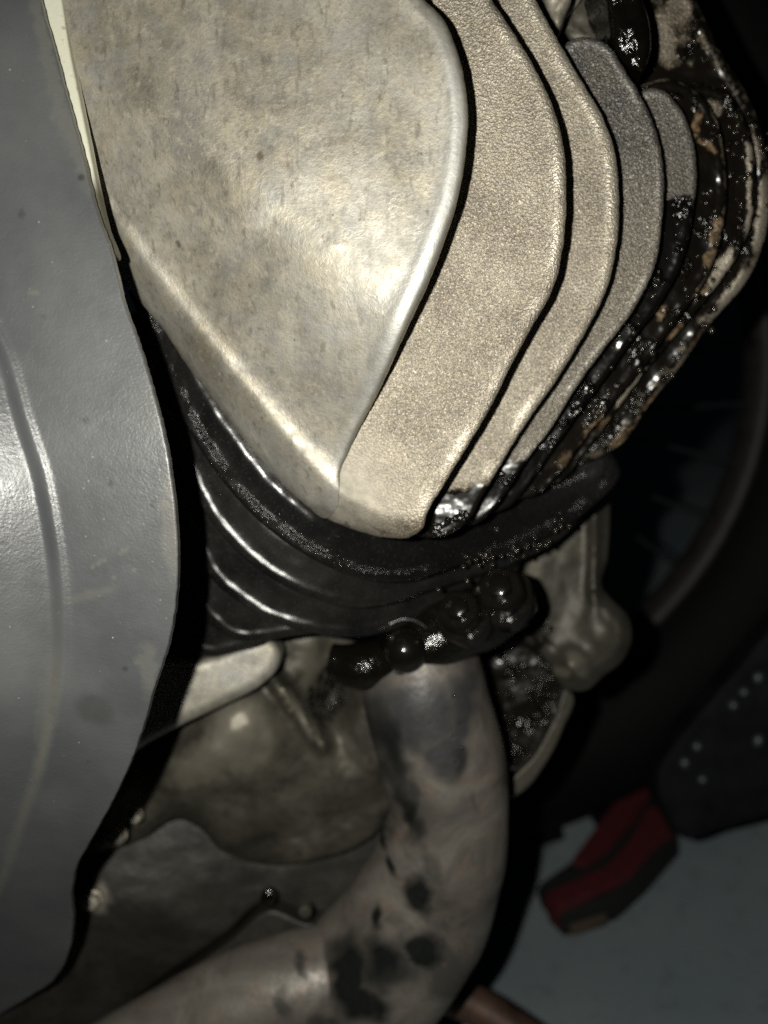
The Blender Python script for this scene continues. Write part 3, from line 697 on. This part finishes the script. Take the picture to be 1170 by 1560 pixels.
# ------------------------------------------------------------------ wheel behind
wc = un(672, 620, .575)
ax = Vector((0.05, 0.0, 1.0)); ax = (ax - UP * ax.dot(UP)).normalized()
uu = ax.orthogonal().normalized(); vv = ax.cross(uu)
def ringpt(R, a, h=0): return wc + ax * h + (uu * math.cos(a) + vv * math.sin(a)) * R
def torus(name, R, r, rz, parent, mat, n=140, m=28, label=None):
    vs, fs = [], []
    for i in range(n):
        a = 2*math.pi*i/n
        for k in range(m):
            b = 2*math.pi*k/m
            vs.append(L(ringpt(R + r*math.cos(b), a, rz*math.sin(b))))
    for i in range(n):
        for k in range(m):
            fs.append((i*m+k, ((i+1)%n)*m+k, ((i+1)%n)*m+(k+1)%m, i*m+(k+1)%m))
    me = bpy.data.meshes.new(name); me.from_pydata(vs, [], fs); me.update()
    me.polygons.foreach_set("use_smooth", [True]*len(me.polygons))
    return link(name, me, parent, mat, label)
wheel = lathe("wheel", wc - ax * .03, ax, [(.03, 0), (.032, .01), (.032, .05), (.02, .06), (.005, .062)], bike, M_RUB, 40, label="black wheel in the dark behind the engine")
RR = 518 / F * .575
torus("tyre", .303, .058, .055, wheel, M_RUB)
torus("rim", RR, .0085, .016, wheel, M_RIM)
for k in range(32):
    a = 2*math.pi*k/32; b = a + (0.28 if k % 2 else -0.28)
    sweep("spoke", [ringpt(.03, b, .02 if k % 4 < 2 else -.02), ringpt(RR - .006, a, 0)], [.0018, .0018], wheel, M_SPOKE, 8, 2)
# tread blocks
def block(a, h):
    bm = bmesh.new(); 
    P = [ringpt(R, a + da, h + dh) for R in (.350, .360) for da in (-.028, .028) for dh in (-.009, .009)]
    v = [bm.verts.new(L(p)) for p in P]
    for f in ((0,1,3,2),(4,6,7,5),(0,4,5,1),(2,3,7,6),(0,2,6,4),(1,5,7,3)): bm.faces.new([v[i] for i in f])
    bmesh.ops.recalc_face_normals(bm, faces=bm.faces); return bm
bmA = bpy.data.meshes.new("tread")
bm = bmesh.new()
for k in range(48):
    for j, h in enumerate((-.026, 0, .026)):
        b = block(2*math.pi*(k + .5*(j % 2))/48, h); me = bpy.data.meshes.new("tmp"); b.to_mesh(me); b.free(); bm.from_mesh(me); bpy.data.meshes.remove(me)
bm.to_mesh(bmA); bm.free()
link("tread", bmA, wheel, M_RUB, None, 'stuff')
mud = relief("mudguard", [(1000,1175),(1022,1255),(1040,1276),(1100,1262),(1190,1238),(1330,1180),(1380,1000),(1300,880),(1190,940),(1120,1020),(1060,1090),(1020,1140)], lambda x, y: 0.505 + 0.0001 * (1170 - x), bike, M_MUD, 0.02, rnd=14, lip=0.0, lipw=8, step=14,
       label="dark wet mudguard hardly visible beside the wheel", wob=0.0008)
sp = []
for x, y in ((1155,1032),(1133,1054),(1117,1074),(1062,1137),(1043,1162),(1070,1187),(1155,1128)): sp.append((x, y, .5035 + 0.0001 * (1170 - x), .0034))
droplets("water_drops", sp, mud, M_BEAD)

# ------------------------------------------------------------------ the floor and what lies on it
def floor_hit(px, py, h=0.0):
    d = un(px, py, 1.0); r = M3 @ d; t = (CAM_H - h) / -r.z; return Vector((0, 0, CAM_H)) + r * t
t = NT('painted_floor')
k = t.mix(t.map(t.noise(5, 5), 0.35, 0.7), (0.17, 0.215, 0.235), (0.25, 0.29, 0.305))
k = t.mix(t.map(t.noise(60, 4), 0.55, 0.8, 0, .5), k, (0.08, 0.09, 0.095))
mf = t.done(t.pbr(k, 0.5, 0, t.bump(t.noise(350, 4), 0.001, 0.6)))
bm = bmesh.new(); bmesh.ops.create_grid(bm, x_segments=40, y_segments=40, size=30)
me = bpy.data.meshes.new("floor"); bm.to_mesh(me); bm.free()
fo_ = link("floor", me, None, mf, None, 'structure')

# red and black bundle
b0 = floor_hit(925, 1290)
bun = bpy.data.objects.new("folded_cloth", None); COL.objects.link(bun); bun.location = (b0.x, b0.y, 0)
bun["label"] = "red and black striped folded cloth lying on the grey floor by the wheel"; bun["category"] = "cloth"
def strip(name, pts, h0, h1, mat):
    h1 += .004
    poly = np.array(pts, float)
    P = [floor_hit(x, y, h1) - bun.location for x, y in poly]
    n = len(P); cen = sum(P, Vector()) / n
    vs = [Vector((p.x, p.y, h0)) for p in P] + [Vector((p.x, p.y, h0 + (h1-h0)*.75)) for p in P] + [Vector((p.x*.93 + cen.x*.07, p.y*.93 + cen.y*.07, h1)) for p in P]
    fs = [(i + n*j, (i+1) % n + n*j, (i+1) % n + n*(j+1), i + n*(j+1)) for j in (0, 1) for i in range(n)] + [tuple(range(2*n, 3*n)), tuple(range(n))[::-1]]
    me = bpy.data.meshes.new(name); me.from_pydata(vs, [], fs); me.update()
    bm = bmesh.new(); bm.from_mesh(me); bmesh.ops.recalc_face_normals(bm, faces=bm.faces); bm.to_mesh(me); bm.free()
    me.polygons.foreach_set("use_smooth", [True]*len(me.polygons)); me.set_sharp_from_angle(angle=math.radians(50))
    o = link(name, me, bun, mat); return o
strip("black_layer", [(815,1350),(900,1290),(950,1230),(985,1190),(1025,1200),(1028,1270),(975,1330),(930,1370),(850,1395)], .001, .016, M_BLK)
strip("red_band", [(868,1312),(905,1262),(940,1218),(985,1190),(992,1208),(962,1250),(925,1292),(890,1318)], .002, .020, M_RED)
strip("red_band", [(825,1365),(870,1345),(925,1320),(965,1275),(990,1225),(1010,1225),(1022,1262),(995,1285),(950,1335),(900,1358),(843,1383)], .002, .022, M_RED)
strip("tan_edge", [(842,1395),(880,1380),(935,1365),(920,1395),(870,1410)], .0005, .006, M_TAN)
